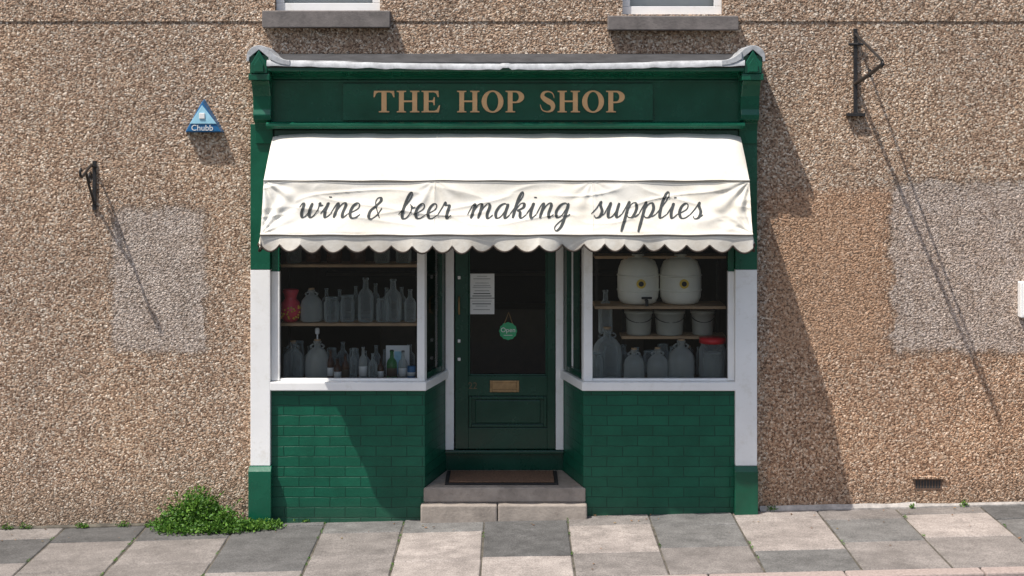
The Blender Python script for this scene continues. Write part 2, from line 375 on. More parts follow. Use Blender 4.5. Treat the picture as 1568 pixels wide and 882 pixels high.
# stall risers and recess
LX,RX=X(651),X(893)
LB,RB=X(683,.55),X(862,.55)
YR=.55
prism('stall_riser_left',[(X(416)+.001,-.03),(LX,-.03),(LB,YR),(LB-.10,YR),(LX-.1,.06),(X(416)+.001,.06)],-.5,.968,'z',M['brick'],S,.004)
prism('stall_riser_right',[(X(1124)-.001,-.03),(X(1124)-.001,.06),(RX+.1,.06),(RB+.10,YR),(RB,YR),(RX,-.03)],-.5,.968,'z',M['brick'],S,.004)
o=.028
prism('window_sill_left',[(X(415),-.075),(LX+.012,-.075),(LB+o,YR-.01),(LB-.08,YR-.01),(LX-.08,.05),(X(415),.05)],.969,1.036,'z',white,S,.008)
prism('window_sill_right',[(X(1126),-.075),(X(1126),.05),(RX+.08,.05),(RB+.08,YR-.01),(RB-o,YR-.01),(RX-.012,-.075)],.969,1.036,'z',white,S,.008)
prism('corner_post_left',[(X(639),-.03),(LX-.002,-.03),(LX+.012,.03),(X(639),.03)],1.037,2.62,'z',white,S,.004)
prism('corner_post_right',[(RX+.002,-.03),(X(907),-.03),(X(907),.03),(RX-.012,.03)],1.037,2.62,'z',white,S,.004)
for a,b_ in ((X(429),X(639)),(X(907),X(1114))):
    box('bottom_bead',a,b_,-.02,.02,1.037,1.055,white,S,.003)
    box('top_rail',a,b_,-.025,.03,2.54,2.62,white,S,.003)
    sheet('window_pane',(a,.005),(b_,.005),1.055,2.54,M['glass'],S)
def panel(name,p,q,z0,z1,t,mat,f0=0,f1=1,bev=.003):
    d=Vector((q[0]-p[0],q[1]-p[1])); nrm=Vector((-d.y,d.x)).normalized()*t/2
    a=Vector(p)+d*f0; b=Vector(p)+d*f1
    if t<.01: return sheet(name,tuple(a),tuple(b),z0,z1,mat,S)
    return prism(name,[tuple(a+nrm),tuple(b+nrm),tuple(b-nrm),tuple(a-nrm)],z0,z1,'z',mat,S,bev)
for p,q in (((LX-.01,.03),(LB-.01,YR)),((RX+.01,.03),(RB+.01,YR))):
    panel('side_pane',p,q,1.05,2.54,.004,M['glass'],.1,.9,0)
    panel('side_bottom_rail',p,q,1.037,1.085,.035,M['dkgreen'],.1,.88)
    panel('side_post',p,q,1.037,2.62,.04,M['dkgreen'],.74,.88)
    panel('side_top_rail',p,q,2.54,2.62,.035,M['dkgreen'],.1,.88)
FP=M['white']
for a,b_ in ((X(682,.53),X(695,.53)),(X(851,.53),X(863,.53))):
    box('door_post',a,b_,.52,.60,.395,2.60,FP,S,.004)
box('door_head',X(695,.53),X(851,.53),.52,.60,2.47,2.60,FP,S,.004)
fz=.228
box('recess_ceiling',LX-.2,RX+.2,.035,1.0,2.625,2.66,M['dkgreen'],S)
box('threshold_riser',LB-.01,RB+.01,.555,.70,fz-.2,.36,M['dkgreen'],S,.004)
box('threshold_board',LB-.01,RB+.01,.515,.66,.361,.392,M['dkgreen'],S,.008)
# interior shell
R=empty('shop_interior',B)
xL,xR=SX0+.02,SX1-.02
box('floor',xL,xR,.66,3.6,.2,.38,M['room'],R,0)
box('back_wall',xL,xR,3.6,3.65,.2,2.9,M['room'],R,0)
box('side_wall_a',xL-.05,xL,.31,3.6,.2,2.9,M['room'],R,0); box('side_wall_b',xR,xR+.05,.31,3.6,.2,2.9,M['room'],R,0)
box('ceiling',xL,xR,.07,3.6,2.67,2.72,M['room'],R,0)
prism('display_base_left',[(X(418),.062),(LX-.12,.062),(LB-.12,YR),(LB-.12,.9),(X(418),.9)],.9,1.0,'z',M['darkwood'],R,.002)
prism('display_base_right',[(X(1122),.062),(X(1122),.9),(RB+.12,.9),(RB+.12,YR),(RX+.12,.062)],.9,1.0,'z',M['darkwood'],R,.002)
box('counter',-1.2,1.2,2.3,2.8,.381,1.3,M['darkwood'],R)
for k in range(4):
    box('rear_shelf',xL+.1,xR-.1,3.35,3.59,1.1+k*.4,1.125+k*.4,M['darkwood'],R)

# ---- door
D=empty('shop_door')
dx0,dx1=X(697,.55),X(850,.55); gx0,gx1=X(717,.55),X(838,.55)
gz0,gz1=Z(576,.55),2.33; yd=.55
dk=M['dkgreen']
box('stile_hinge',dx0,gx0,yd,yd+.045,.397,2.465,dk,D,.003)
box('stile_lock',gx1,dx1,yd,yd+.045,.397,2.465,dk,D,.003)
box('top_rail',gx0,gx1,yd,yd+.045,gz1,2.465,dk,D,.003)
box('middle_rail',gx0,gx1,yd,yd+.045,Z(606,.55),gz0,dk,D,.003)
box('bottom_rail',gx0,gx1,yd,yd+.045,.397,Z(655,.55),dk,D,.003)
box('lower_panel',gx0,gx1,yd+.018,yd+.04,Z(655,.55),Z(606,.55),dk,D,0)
def frame(name,x0,x1,z0,z1,w,y0,y1,mat,par):
    box(name+'_l',x0,x0+w,y0,y1,z0,z1,mat,par,.004); box(name+'_r',x1-w,x1,y0,y1,z0,z1,mat,par,.004)
    box(name+'_b',x0+w,x1-w,y0,y1,z0,z0+w,mat,par,.004); box(name+'_t',x0+w,x1-w,y0,y1,z1-w,z1,mat,par,.004)
frame('panel_moulding',gx0+.005,gx1-.005,Z(654,.55),Z(607,.55),.022,yd-.008,yd+.018,dk,D)
box('raised_field',gx0+.055,gx1-.055,yd+.004,yd+.0175,Z(648,.55),Z(613,.55),dk,D,.005)
frame('glazing_bead',gx0+.001,gx1-.001,gz0+.001,gz1-.001,.014,yd+.004,yd+.02,dk,D)
sheet('door_glass',(gx0,yd+.024),(gx1,yd+.024),gz0,gz1,M['glass'],D)
frame('letterbox_plate',X(750,.53),X(795,.53),Z(601,.53),Z(583,.53),.018,yd-.012,yd-.001,M['brass'],D)
box('letterbox_flap',X(753.5,.53),X(791.5,.53),yd-.005,yd-.001,Z(597.5,.53),Z(586.5,.53),M['brass'],D,.003)
for px,py in ((699,425),(699,522),(699,550)):
    lathe('lock',(X(px+4,.54),yd-.012,Z(py,.54)),[(.011,-.012),(.013,0),(.011,.012)],M['white'],D,12)
tube('door_handle',[(X(703,.54),yd,Z(455,.54)),(X(703,.54),yd-.04,Z(458,.54)),(X(703,.54),yd-.04,Z(478,.54)),(X(703,.54),yd,Z(481,.54))],.008,M['brass'],D)
def text(name,s,size,loc,mat,parent,ext=.0006):
    cu=bpy.data.curves.new(name,'FONT'); cu.body=s; cu.size=size; cu.align_x='CENTER'; cu.align_y='CENTER'; cu.extrude=ext
    o=bpy.data.objects.new(name,cu); col.objects.link(o); o.location=loc; o.rotation_euler=(math.pi/2,0,0); cu.materials.append(mat); o.parent=parent
    return o
text('house_number','22',.075,(X(724,.55),yd-.002,Z(591,.55)),simple('faded_number',(.13,.09,.04),.5),D)

def notice(x0,x1,z0,z1,y,seed):
    P=empty('paper_notice'); rnd=random.Random(seed)
    box('sheet',x0,x1,y,y+.001,z0,z1,M['paper'],P,0)
    z=z1-.02; 
    while z>z0+.015:
        w=(x1-x0)*rnd.uniform(.35,.8); cx=(x0+x1)/2
        h=rnd.choice([.002,.003,.006])
        if rnd.random()<.85: box('print_line',cx-w/2,cx+w/2,y-.0025,y-.0008,z-h,z,M['blk'],P,0)
        z-=rnd.choice([.014,.02,.028])
notice(X(719,.57),X(757,.57),Z(456,.57),Z(419,.57),.568,1)
notice(X(718,.57),X(757,.57),Z(481,.57),Z(457,.57),.568,2)
O=empty('open_sign')
oc=(X(778,.56),.560,Z(507,.56))
def disc(name,c,r,t,mat,par,n=32,sc=0):
    pl=[(c[0]+(r+sc*math.cos(12*a))*math.cos(a),c[2]+(r+sc*math.cos(12*a))*math.sin(a)) for a in [2*math.pi*i/n for i in range(n)]]
    return prism(name,pl,c[1],c[1]+t,'y',mat,par,0)
disc('disc',oc,.07,.003,M['opengreen'],O,96,.003)
text('word','Open',.052,(oc[0],oc[1]-.002,oc[2]+.008),M['paper'],O)
box('underline',oc[0]-.035,oc[0]+.035,oc[1]-.002,oc[1]-.0008,oc[2]-.035,oc[2]-.031,M['paper'],O,0)
tube('cord',[(oc[0]-.03,oc[1]+.001,oc[2]+.06),(oc[0]+.005,oc[1]+.001,oc[2]+.15),(oc[0]+.035,oc[1]+.001,oc[2]+.06)],.003,M['brass'],O)

# ---- steps & mat
T=empty('entrance_step')
prism('upper_slab',[(X(648,-.05),-.05),(X(897,-.05),-.05),(RX+.0,-.032),(RX-.005,0),(RB-.003,.553),(LB+.003,.553),(LX+.005,0),(LX,-.032)],.115,fz,'z',M['step'],T,.012)
xm=X(762)
box('lower_slab_a',X(644,-.12),xm-.003,-.125,-.035,-.4,.112,M['step'],T,.012)
box('lower_slab_b',xm+.003,X(899,-.12),-.122,-.035,-.4,.114,M['step'],T,.012)
box('step_core',LX+.02,RX-.02,-.034,.5,-.4,.113,M['step'],T,0)
DM=empty('doormat')
mx0,mx1=X(681,.03),X(855,.03)
box('rubber_frame',mx0,mx1,.03,.48,fz+.001,fz+.012,M['rubber'],DM,.003)
box('coir_pile',mx0+.03,mx1-.03,.06,.45,fz+.013,fz+.02,M['mat'],DM,.004)

# ---------------------------------------------------------------- shop name
NS=empty('shop_name_lettering')
def arcp(cx,cy,rx,ry,a0,a1,n):
    return [(cx+rx*math.cos(math.radians(a0+(a1-a0)*i/n)),cy+ry*math.sin(math.radians(a0+(a1-a0)*i/n))) for i in range(n+1)]
GL={}
GL['T']=(.95,[[(0.02,1),(0,.70),(.05,.70),(.12,.87),(.22,.93),(.36,.93),(.36,.10),(.34,.06),(.24,.05),(.24,0),(.71,0),(.71,.05),(.61,.06),(.59,.10),(.59,.93),(.73,.93),(.83,.87),(.90,.70),(.95,.70),(.93,1)]])
GL['H']=(1.02,[[(0,0),(.42,0),(.42,.05),(.34,.06),(.32,.1),(.32,.475),(.70,.475),(.70,.1),(.68,.06),(.6,.05),(.6,0),(1.02,0),(1.02,.05),(.94,.06),(.92,.1),(.92,.9),(.94,.94),(1.02,.95),(1.02,1),(.6,1),(.6,.95),(.68,.94),(.70,.9),(.70,.55),(.32,.55),(.32,.9),(.34,.94),(.42,.95),(.42,1),(0,1),(0,.95),(.08,.94),(.1,.9),(.1,.1),(.08,.06),(0,.05)]])
GL['E']=(.84,[[(0,0),(.78,0),(.84,.33),(.79,.33),(.70,.13),(.58,.07),(.34,.07),(.32,.1),(.32,.475),(.46,.475),(.53,.44),(.55,.33),(.6,.33),(.6,.70),(.55,.70),(.53,.59),(.46,.55),(.32,.55),(.32,.93),(.55,.93),(.66,.88),(.73,.71),(.78,.71),(.76,1),(0,1),(0,.95),(.08,.94),(.1,.9),(.1,.1),(.08,.06),(0,.05)]])
GL['O']=(1.0,[arcp(.5,.5,.5,.52,0,350,35),arcp(.5,.5,.265,.45,0,350,35)])
GL['P']=(.86,[[(0,0),(.44,0),(.44,.05),(.34,.06),(.32,.1),(.32,.43)]+arcp(.48,.715,.37,.285,-90,90,16)+[(0,1),(0,.95),(.08,.94),(.1,.9),(.1,.1),(.08,.06),(0,.05)],
    [(.32,.50)]+arcp(.44,.715,.165,.215,-90,90,14)+[(.32,.93)]])
def catmull(P,n=8):
    Q=[P[0]]+list(P)+[P[-1]]; out=[]
    for i in range(1,len(Q)-2):
        p0,p1,p2,p3=[Vector(q) for q in Q[i-1:i+3]]
        for k in range(n):
            t=k/n
            out.append(.5*((2*p1)+(-p0+p2)*t+(2*p0-5*p1+4*p2-p3)*t*t+(-p0+3*p1-3*p2+p3)*t**3))
    out.append(Vector(P[-1])); return out
cl=catmull([(.70,.66,.02),(.67,.80,.04),(.58,.92,.05),(.40,.965,.065),(.22,.90,.13),(.17,.74,.19),(.27,.62,.22),(.44,.51,.25),(.60,.40,.23),(.65,.24,.19),(.58,.09,.12),(.40,.03,.065),(.20,.08,.05),(.11,.20,.04),(.07,.36,.02)],5)
Lf,Rt=[],[]
for i,p in enumerate(cl):
    a=cl[max(0,i-1)]; b=cl[min(len(cl)-1,i+1)]; d=Vector((b.x-a.x,b.y-a.y)).normalized(); nn=Vector((-d.y,d.x))*p.z/2
    Lf.append((p.x+nn.x,p.y+nn.y)); Rt.append((p.x-nn.x,p.y-nn.y))
GL['S']=(.76,[Lf+Rt[::-1]])
capz0=Z(172,-.165); caph=(172-139)/200*.986
def letter(ch,x,w,k):
    cu=bpy.data.curves.new('letter_'+ch,'CURVE'); cu.dimensions='2D'; cu.fill_mode='BOTH'; cu.extrude=.004
    for sp in GL[ch][1]:
        s=cu.splines.new('POLY'); s.points.add(len(sp)-1); s.use_cyclic_u=True
        for p,q in zip(s.points,sp): p.co=(q[0]*caph*k,q[1]*caph,0,1)
    o_=bpy.data.objects.new('letter_'+ch,cu); col.objects.link(o_); cu.materials.append(M['gold']); o_.parent=NS
    o_.rotation_euler=(math.pi/2-.02,0,0); o_.location=(x,-.163,capz0)
for word,p0,p1 in (('THE',572,674),('HOP',700,803),('SHOP',825,957)):
    xx0,xx1=X(p0,-.16),X(p1,-.16); gap=.10
    tot=sum(GL[c][0] for c in word)+gap*(len(word)-1); k=(xx1-xx0)/(tot*caph); x=xx0
    for c in word:
        letter(c,x,0,k); x+=(GL[c][0]+gap)*caph*k

# ---------------------------------------------------------------- awning
A=empty('shop_awning')
ax0,ax1=X(418,-.12),X(1134,-.12)
y0,y1,y2=-.125,-.56,-.72
za,zf1,zb2=Z(205,-.12),Z(276,-.56),Z(359,-.72)
seams=[X(665,-.65),X(908,-.65)]
def aw(x,z):
    t=max(0,min(1,(zf1-z)/(zf1-zb2)))
    y=y1+(y2-y1)*t; e=math.sin(math.pi*t)**.6 if 0<t<1 else 0
    y+=.024*math.sin(math.pi*t)
    d=0
    for cx,s in ((ax0,1),(ax1,-1)):
        for cz,f in ((zf1,1),(zb2,-1)):
            r=math.hypot(x-cx,(z-cz)); an=math.atan2((cz-z)*f,(x-cx)*s+1e-6)
            d+=.017*math.exp(-r/.42)*math.sin(an*13+cx)
    for i,cx in enumerate(seams):
        r=math.hypot(x-cx,zf1-z); an=math.atan2(zf1-z,x-cx)
        d+=.006*math.exp(-r/.35)*math.sin(an*11+i)
    d+=.009*math.sin(2*math.pi*x/1.18+5*t+.6)
    rn=1-abs(mn.noise(Vector((x*1.3+z*3.0,z*5,0))))*2; d-=.013*max(0,rn)**4
    rn=1-abs(mn.noise(Vector((x*1.5-z*4.0,z*6,7))))*2; d-=.012*max(0,rn)**5
    return y+d*e
def gridmesh(name,fn,nu,nv,mat,par):
    vs=[fn(i/nu,j/nv) for j in range(nv+1) for i in range(nu+1)]
    fs=[[j*(nu+1)+i,j*(nu+1)+i+1,(j+1)*(nu+1)+i+1,(j+1)*(nu+1)+i] for j in range(nv) for i in range(nu)]
    return mesh(name,vs,fs,mat,par,True)
def roof(u,v):
    x=ax0+(ax1-ax0)*u; e=min(u,1-u)
    rnd=.05*math.exp(-e*60)
    y=y0+(y1-y0)*v; z=za+(zf1-za)*v
    s=math.sin(math.pi*v); z+= .05*s - .006*s*math.sin(x*5) + .010*s*mn.noise(Vector((x*3,v*3,8)))
    z-= rnd*s+rnd*(1-v)*.5
    z+= .006*(1-v)*mn.noise(Vector((x*5,0,4)))
    return (x,y-.02*s,z)
gridmesh('roof_cloth',roof,240,16,M['canvas'],A)
gridmesh('front_cloth',lambda u,v:(ax0+(ax1-ax0)*u,aw(ax0+(ax1-ax0)*u,zf1+(zb2-zf1)*v),zf1+(zb2-zf1)*v),360,60,M['canvas'],A)
NSC=23; vh=Z(375,-.73)-Z(359,-.73)
def val(u,v):
    x=ax0+(ax1-ax0)*u
    sc=abs(math.sin(math.pi*(NSC*u+.12*math.sin(u*17))))
    bot=vh-.052*sc**.75*(1+.25*mn.noise(Vector((x*4,2,1))))+.006*math.sin(x*2.3)+.006*mn.noise(Vector((x*8,0,1)))
    z=zb2+bot*v
    y=y2-.004+ v*(.012*math.sin(math.pi*NSC*u*1.0+.5)*.5+.035*mn.noise(Vector((x*3.5,0,9)))-.002)
    return (x,y,z)
gridmesh('valance',val,NSC*24,8,M['canvas'],A)
pp_=[val(i/(NSC*24),1) for i in range(NSC*24+1)]
tube('valance_piping',[(p[0],p[1]-.004,p[2]) for p in pp_],.0065,M['trim'],A)
def wob(i): return .004*mn.noise(Vector((i*.11,0,2)))+.002*math.sin(i*.7)
for nm,yy,zz in (('hem_front',y1-.004,zf1),('hem_lower',y2-.006,zb2)):
    tube(nm,[(ax0+(ax1-ax0)*i/80,yy,zz+wob(i)) for i in range(81)],.0065,M['canvas'],A)
tube('stitch_line_upper',[(ax0+(ax1-ax0)*i/80,y1-.0125,zf1-.005+wob(i)) for i in range(81)],.0022,M['trim'],A)
tube('stitch_line',[(ax0+(ax1-ax0)*i/80,y2-.0135,zb2-.007+wob(i)) for i in range(81)],.0028,M['trim'],A)
for sx in seams:
    tube('seam_front',[(sx,aw(sx,zf1+(zb2-zf1)*i/30)-.0005,zf1+(zb2-zf1)*i/30) for i in range(31)],.0025,M['canvas'],A)
    tube('seam_roof',[roof((sx-ax0)/(ax1-ax0),i/12) for i in range(13)],.003,M['canvas'],A)
for sx,sg in ((ax0,1),(ax1,-1)):
    poly=[roof(0 if sg==1 else 1,i/10)[1:] for i in range(11)]+[(aw(sx,zf1+(zb2-zf1)*i/10),zf1+(zb2-zf1)*i/10) for i in range(1,11)]
    lowf=poly[-1]; nb=40
    bottom=[]
    for i in range(1,nb+1):
        t=i/nb; yy=lowf[0]+(-.08-lowf[0])*t
        bottom.append((yy,zb2-.085-.045*abs(math.sin(math.pi*4*t))+.02*t))
    pts=poly+[(lowf[0],zb2-.085)]+bottom+[(-.075,za-.02)]
    nP=len(pts)
    off=[0]*len(poly)+[0]+[.035*math.sin(math.pi*min(1,(i+1)/nb*1.0))**.7*(1+.5*math.sin(i*.8)) for i in range(nb)]+[0]
    vs=[(sx-sg*.012,-.3,2.4)]+[(sx-sg*o_,p[0],p[1]) for p,o_ in zip(pts,off)]
    fs=[[0,i,i+1] for i in range(1,nP)]+[[0,nP,1]]
    mesh('side_cloth',vs,fs,M['canvas'],A,False)
    tube('side_piping',[vs[1+len(poly)+1+i] for i in range(nb)],.006,M['trim'],A)
    tube('folding_arm',[(sx+sg*.03,-.08,2.30),(sx+sg*.03,y2+.03,zb2+.01)],.011,M['iron'],A)
    tube('folding_arm_upper',[(sx+sg*.03,-.08,2.34),(sx+sg*.03,y1+.02,zf1-.02)],.011,M['iron'],A)
tube('front_bar',[(ax0+.01,y2+.015,zb2),(ax1-.01,y2+.015,zb2)],.011,M['iron'],A)
tube('middle_bar',[(ax0+.01,y1+.016,zf1-.01),(ax1-.01,y1+.016,zf1-.01)],.011,M['iron'],A)
tube('head_hem',[(ax0+.03+(ax1-ax0-.06)*i/60,y0-.008,za-.018+wob(i)) for i in range(61)],.003,M['trim'],A)

SG={
'w':(1.5,[[(0,.7),(.12,.98),(.24,.85),(.24,.3),(.38,.0),(.58,.12),(.74,.55),(.76,1.0)],[(.76,1),(.74,.3),(.9,0),(1.1,.15),(1.25,.55),(1.22,1.0),(1.32,.82),(1.5,.85)]]),
'i':(.66,[[(0,.25),(.18,.7),(.28,1.02),(.26,.4),(.36,.02),(.5,.06),(.66,.25)],[(.27,1.56),(.29,1.46)]]),
'n':(1.12,[[(0,.25),(.14,.8),(.25,1.0),(.32,.8),(.28,0)],[(.29,.25),(.48,.8),(.68,1.02),(.82,.85),(.79,.3),(.9,.0),(1.12,.25)]]),
'm':(1.68,[[(0,.25),(.14,.8),(.25,1.0),(.32,.8),(.28,0)],[(.29,.25),(.46,.8),(.64,1.02),(.78,.85),(.75,.0)],[(.76,.25),(.95,.8),(1.14,1.02),(1.3,.85),(1.27,.3),(1.4,0),(1.66,.25)]]),
'e':(.85,[[(0,.25),(.3,.42),(.58,.65),(.58,.93),(.4,1.02),(.2,.8),(.14,.4),(.3,.05),(.56,.02),(.85,.25)]]),
'b':(1.02,[[(0,.25),(.28,.8),(.5,1.5),(.46,1.98),(.32,1.85),(.25,1.2),(.24,.35),(.38,0),(.62,.05),(.8,.45),(.72,.85),(.6,.95)],[(.72,.85),(.86,.72),(1.02,.8)]]),
'r':(.92,[[(0,.25),(.16,.75),(.24,1.15),(.36,.92),(.62,.9),(.62,.5),(.66,.08),(.78,.02),(.92,.25)]]),
'a':(1.08,[[(.78,.8),(.6,1.0),(.3,.85),(.14,.4),(.28,.02),(.55,.15),(.78,.75),(.8,1.0)],[(.8,1),(.76,.3),(.86,.0),(1.08,.25)]]),
'k':(1.08,[[(0,.25),(.3,.9),(.5,1.6),(.44,1.98),(.32,1.8),(.27,1.1),(.25,0)],[(.27,.4),(.5,.95),(.74,1.0),(.76,.72),(.4,.5)],[(.42,.5),(.62,.42),(.7,.12),(.84,0),(1.08,.25)]]),
'g':(1.08,[[(.78,.8),(.6,1.0),(.3,.85),(.14,.4),(.28,.02),(.55,.15),(.78,.75),(.8,1.0)],[(.8,1),(.78,.1),(.7,-.6),(.46,-.9),(.3,-.65),(.55,-.25),(1.08,.25)]]),
's':(.85,[[(0,.25),(.25,.65),(.42,1.12),(.46,.85),(.66,.45),(.6,.08),(.36,-.02),(.22,.16)],[(.6,.06),(.85,.25)]]),
'u':(1.15,[[(0,.25),(.14,.75),(.24,1.0),(.24,.3),(.36,0),(.6,.15),(.8,.7),(.82,1.0)],[(.82,1),(.78,.3),(.9,0),(1.15,.25)]]),
'p':(1.1,[[(0,.25),(.16,.75),(.28,1.12),(.28,.3),(.22,-.95)],[(.28,.45),(.48,.92),(.72,1.0),(.88,.6),(.74,.08),(.48,.02),(.4,.14)],[(.76,.1),(.92,.1),(1.1,.25)]]),
'l':(.72,[[(0,.25),(.30,.75),(.54,1.5),(.48,1.98),(.33,1.8),(.26,1.1),(.26,.3),(.38,.0),(.72,.25)]]),
'&':(1.1,[[(1.05,.0),(.75,.4),(.36,1.0),(.36,1.42),(.6,1.5),(.72,1.2),(.48,.85),(.14,.5),(.14,.1),(.42,-.04),(.8,.25),(1.0,.7)]]),
}
xh=.103; base=Z(334,-.68); vs=[];fs=[]
def yy_(q): return q if q<=1 else 1+(q-1)*.80
def stroke(pts,wmax):
    P=catmull(pts,9)
    if len(P)<3: return
    n0=len(vs); cnt=0
    for i,p in enumerate(P):
        a=P[max(0,i-1)]; b=P[min(len(P)-1,i+1)]; d=(b-a)
        if d.length<1e-6: d=Vector((0,-1))
        d.normalize(); dn=max(0,-d.y)
        w=wmax*(.36+.64*(dn**1.2))
        w*=min(1,.6+min(i,len(P)-1-i)*.15)
        nn=Vector((-d.y,d.x))*w/2
        for q in (p+nn,p-nn):
            vs.append((q.x,aw(q.x,q.y)-.0035-.0003*(len(fs)%5),q.y))
        cnt+=1
    for i in range(cnt-1): fs.append([n0+2*i,n0+2*i+1,n0+2*i+3,n0+2*i+2])
for word,p0,p1,dy in (('wine',453,556,0),('&',561,588,0),('beer',608,695,0),('making',714,878,.0),('supplies',904,1082,0)):
    xx0,xx1=X(p0,-.68),X(p1,-.68); sh=.28
    tot=sum(SG[c][0] for c in word); k=(xx1-xx0-.03)/tot; x=xx0
    for c in word:
        for st in SG[c][1]:
            pts=[(x+q[0]*k+sh*q[1]*xh,base+dy+yy_(q[1])*xh+.004*math.sin(x*3)) for q in st]
            stroke(pts,.0215 if len(st)>2 else .022)
        x+=SG[c][0]*k
mesh('script_lettering',vs,fs,M['ink'],A)

# ---------------------------------------------------------------- things in the windows
def goods(kind,px,pyb,pyt,wpx,y,mat,base=None):
    x=X(px,y); z=base if base is not None else Z(pyb,y); h=(pyb-pyt)/200*(CAMD+y)/CAMD; r=wpx/400*(CAMD+y)/CAMD
    if kind=='bottle':
        pr=[(r*.9,0),(r,.01),(r,h*.58),(r*.8,h*.68),(r*.38,h*.76),(r*.32,h*.95),(r*.4,h*.955),(r*.4,h),(r*.2,h)]
        nm='glass_bottle'
    elif kind=='demijohn':
        pr=[(r*.8,0),(r*.98,.01),(r,h*.1),(r,h*.5),(r*.9,h*.66),(r*.6,h*.78),(r*.28,h*.84),(r*.25,h*.94),(r*.33,h*.95),(r*.33,h),(r*.15,h)]
        nm='glass_demijohn'
    elif kind=='jar':
        pr=[(r*.9,0),(r,.01),(r,h*.75),(r*.85,h*.86),(r*.85,h),(r*.8,h)]; nm='glass_jar'
    elif kind=='bucket':
        pr=[(r*.86,0),(r*.88,.01),(r*.97,h*.86),(r*1.05,h*.87),(r*1.05,h),(r*.2,h)]; nm='brewing_bucket'
    E=empty(nm); lathe('body',(x,y,z),pr,mat,E,20)
    if kind=='demijohn':
        for s in (-1,1):
            tube('handle',[(x+s*r*(.27+.3*math.sin(t)),y,z+h*(.92-.12*(t/math.pi))) for t in [math.pi*i/8 for i in range(9)]],.006,mat,E)
        lathe('bung',(x,y,z+h),[(r*.24,-.01),(r*.28,.012),(.002,.013)],M['shelf'],E,12)
    if kind=='bottle' and mat is not M['clear']:
        lathe('cap',(x,y,z+h),[(r*.36,-.012),(r*.36,.006),(r*.2,.007)],M['blk'],E,12)
        lathe('label',(x,y,z+h*.16),[(r*1.02,0),(r*1.02,h*.28)],M['paper'] if random.random()<.25 else M['darkwood'],E,20)
    if kind=='jar':
        lathe('rim',(x,y,z+h),[(r*.87,-.012),(r*.9,-.006),(r*.87,0),(r*.7,.003)],mat,E,20)
    if kind=='bucket':
        tube('bail_handle',[(x+r*math.cos(t),y-r*.9*math.sin(t),z+h*.8-.05*math.sin(t)) for t in [math.pi*i/12 for i in range(13)]],.004,M['blk'],E)
    return E,x,z,h,r
bz=1.001
C=M['clear']; MK=M['milky']
yb=.24
goods('demijohn',449,582,524,32,yb,C,bz); E,x,z,h,r=goods('demijohn',486,582,522,37,yb,MK,bz)
tube('airlock',[(x,yb,z+h),(x,yb,z+h+.09)],.006,M['paper'],E); lathe('airlock_cup',(x,yb,z+h+.05),[(.012,0),(.018,.01),(.018,.04),(.012,.05)],M['paper'],E,12)
for px,t,w,m in ((506,536,11,'brown'),(517,548,12,'brown'),(529,541,11,'brown'),(541,533,12,'clear'),(556,530,13,'milky'),(571,540,14,'clear'),(583,550,10,'brown'),(600,536,16,'grn'),(617,538,14,'milky')):
    goods('bottle',px,582,t,w,yb-random.uniform(0,.08),M[m],bz)
for px in range(440,630,17): goods(random.choice(['jar','bottle']),px,582,random.uniform(530,550),random.uniform(13,19),.5,C,bz)
TC=empty('drinks_can'); lathe('body',(X(630,.2),.2,bz),[(.028,0),(.032,.006),(.032,.11),(.027,.118),(.01,.118)],M['blue'],TC); lathe('band',(X(630,.2),.2,bz+.04),[(.0325,0),(.0325,.03)],M['paper'],TC)
PC=empty('display_poster'); box('card',X(591,.42),X(627,.42),.42,.423,Z(583,.42),Z(529,.42),M['paper'],PC,0); box('picture',X(604,.42),X(616,.42),.417,.4195,Z(573,.42),Z(538,.42),M['sky_blue'],PC,0)
def shelf(px0,px1,py,yy0,yy1,bracket=True):
    P=empty('display_shelf'); z=Z(py,yy0)
    box('board',X(px0,yy0),X(px1,yy0),yy0,yy1,z-.022,z,M['shelf'],P,.003)
    for p in (px0+4,px1-6): box('upright',X(p,yy0),X(p,yy0)+.02,yy1,yy1+.02,z-.6,z+.3,M['room'],P,0)
    return z
zA=shelf(429,638,495,.14,.42); zT=shelf(429,638,405,.14,.42)
RJ=empty('decorated_red_jar'); lathe('body',(X(445,.24),.24,zA+.001),[(.05,0),(.07,.03),(.085,.09),(.07,.15),(.045,.18),(.05,.2),(.065,.24),(.06,.25)],M['pink'],RJ)
for k in range(26):
    a=random.uniform(-2.8,-.3); hh=random.uniform(.03,.13); lathe('dot',(X(445,.24)+.083*math.cos(a),.24+.083*math.sin(a),zA+hh),[(.003,-.007),(.010,0),(.003,.007)],M['yellow'],RJ,8)
goods('demijohn',477,495,446,34,.24,MK,zA+.001)
for px,t,w in ((508,458,24),(532,455,22),(586,460,20)): goods('jar',px,495,t,w,.24,C,zA+.001)
for px,t,w in ((560,428,24),(602,430,26),(628,446,18)): goods('bottle',px,495,t,w,.24,C,zA+.001)
for px in (500,520,545,575,592,615): goods('bottle',px,495,random.uniform(440,455),15,.36,C,zA+.001)
for px in (450,480,512,548,585,618): goods('jar',px,405,372,24,.28,C if px%4 else M['brown'],zT+.001)
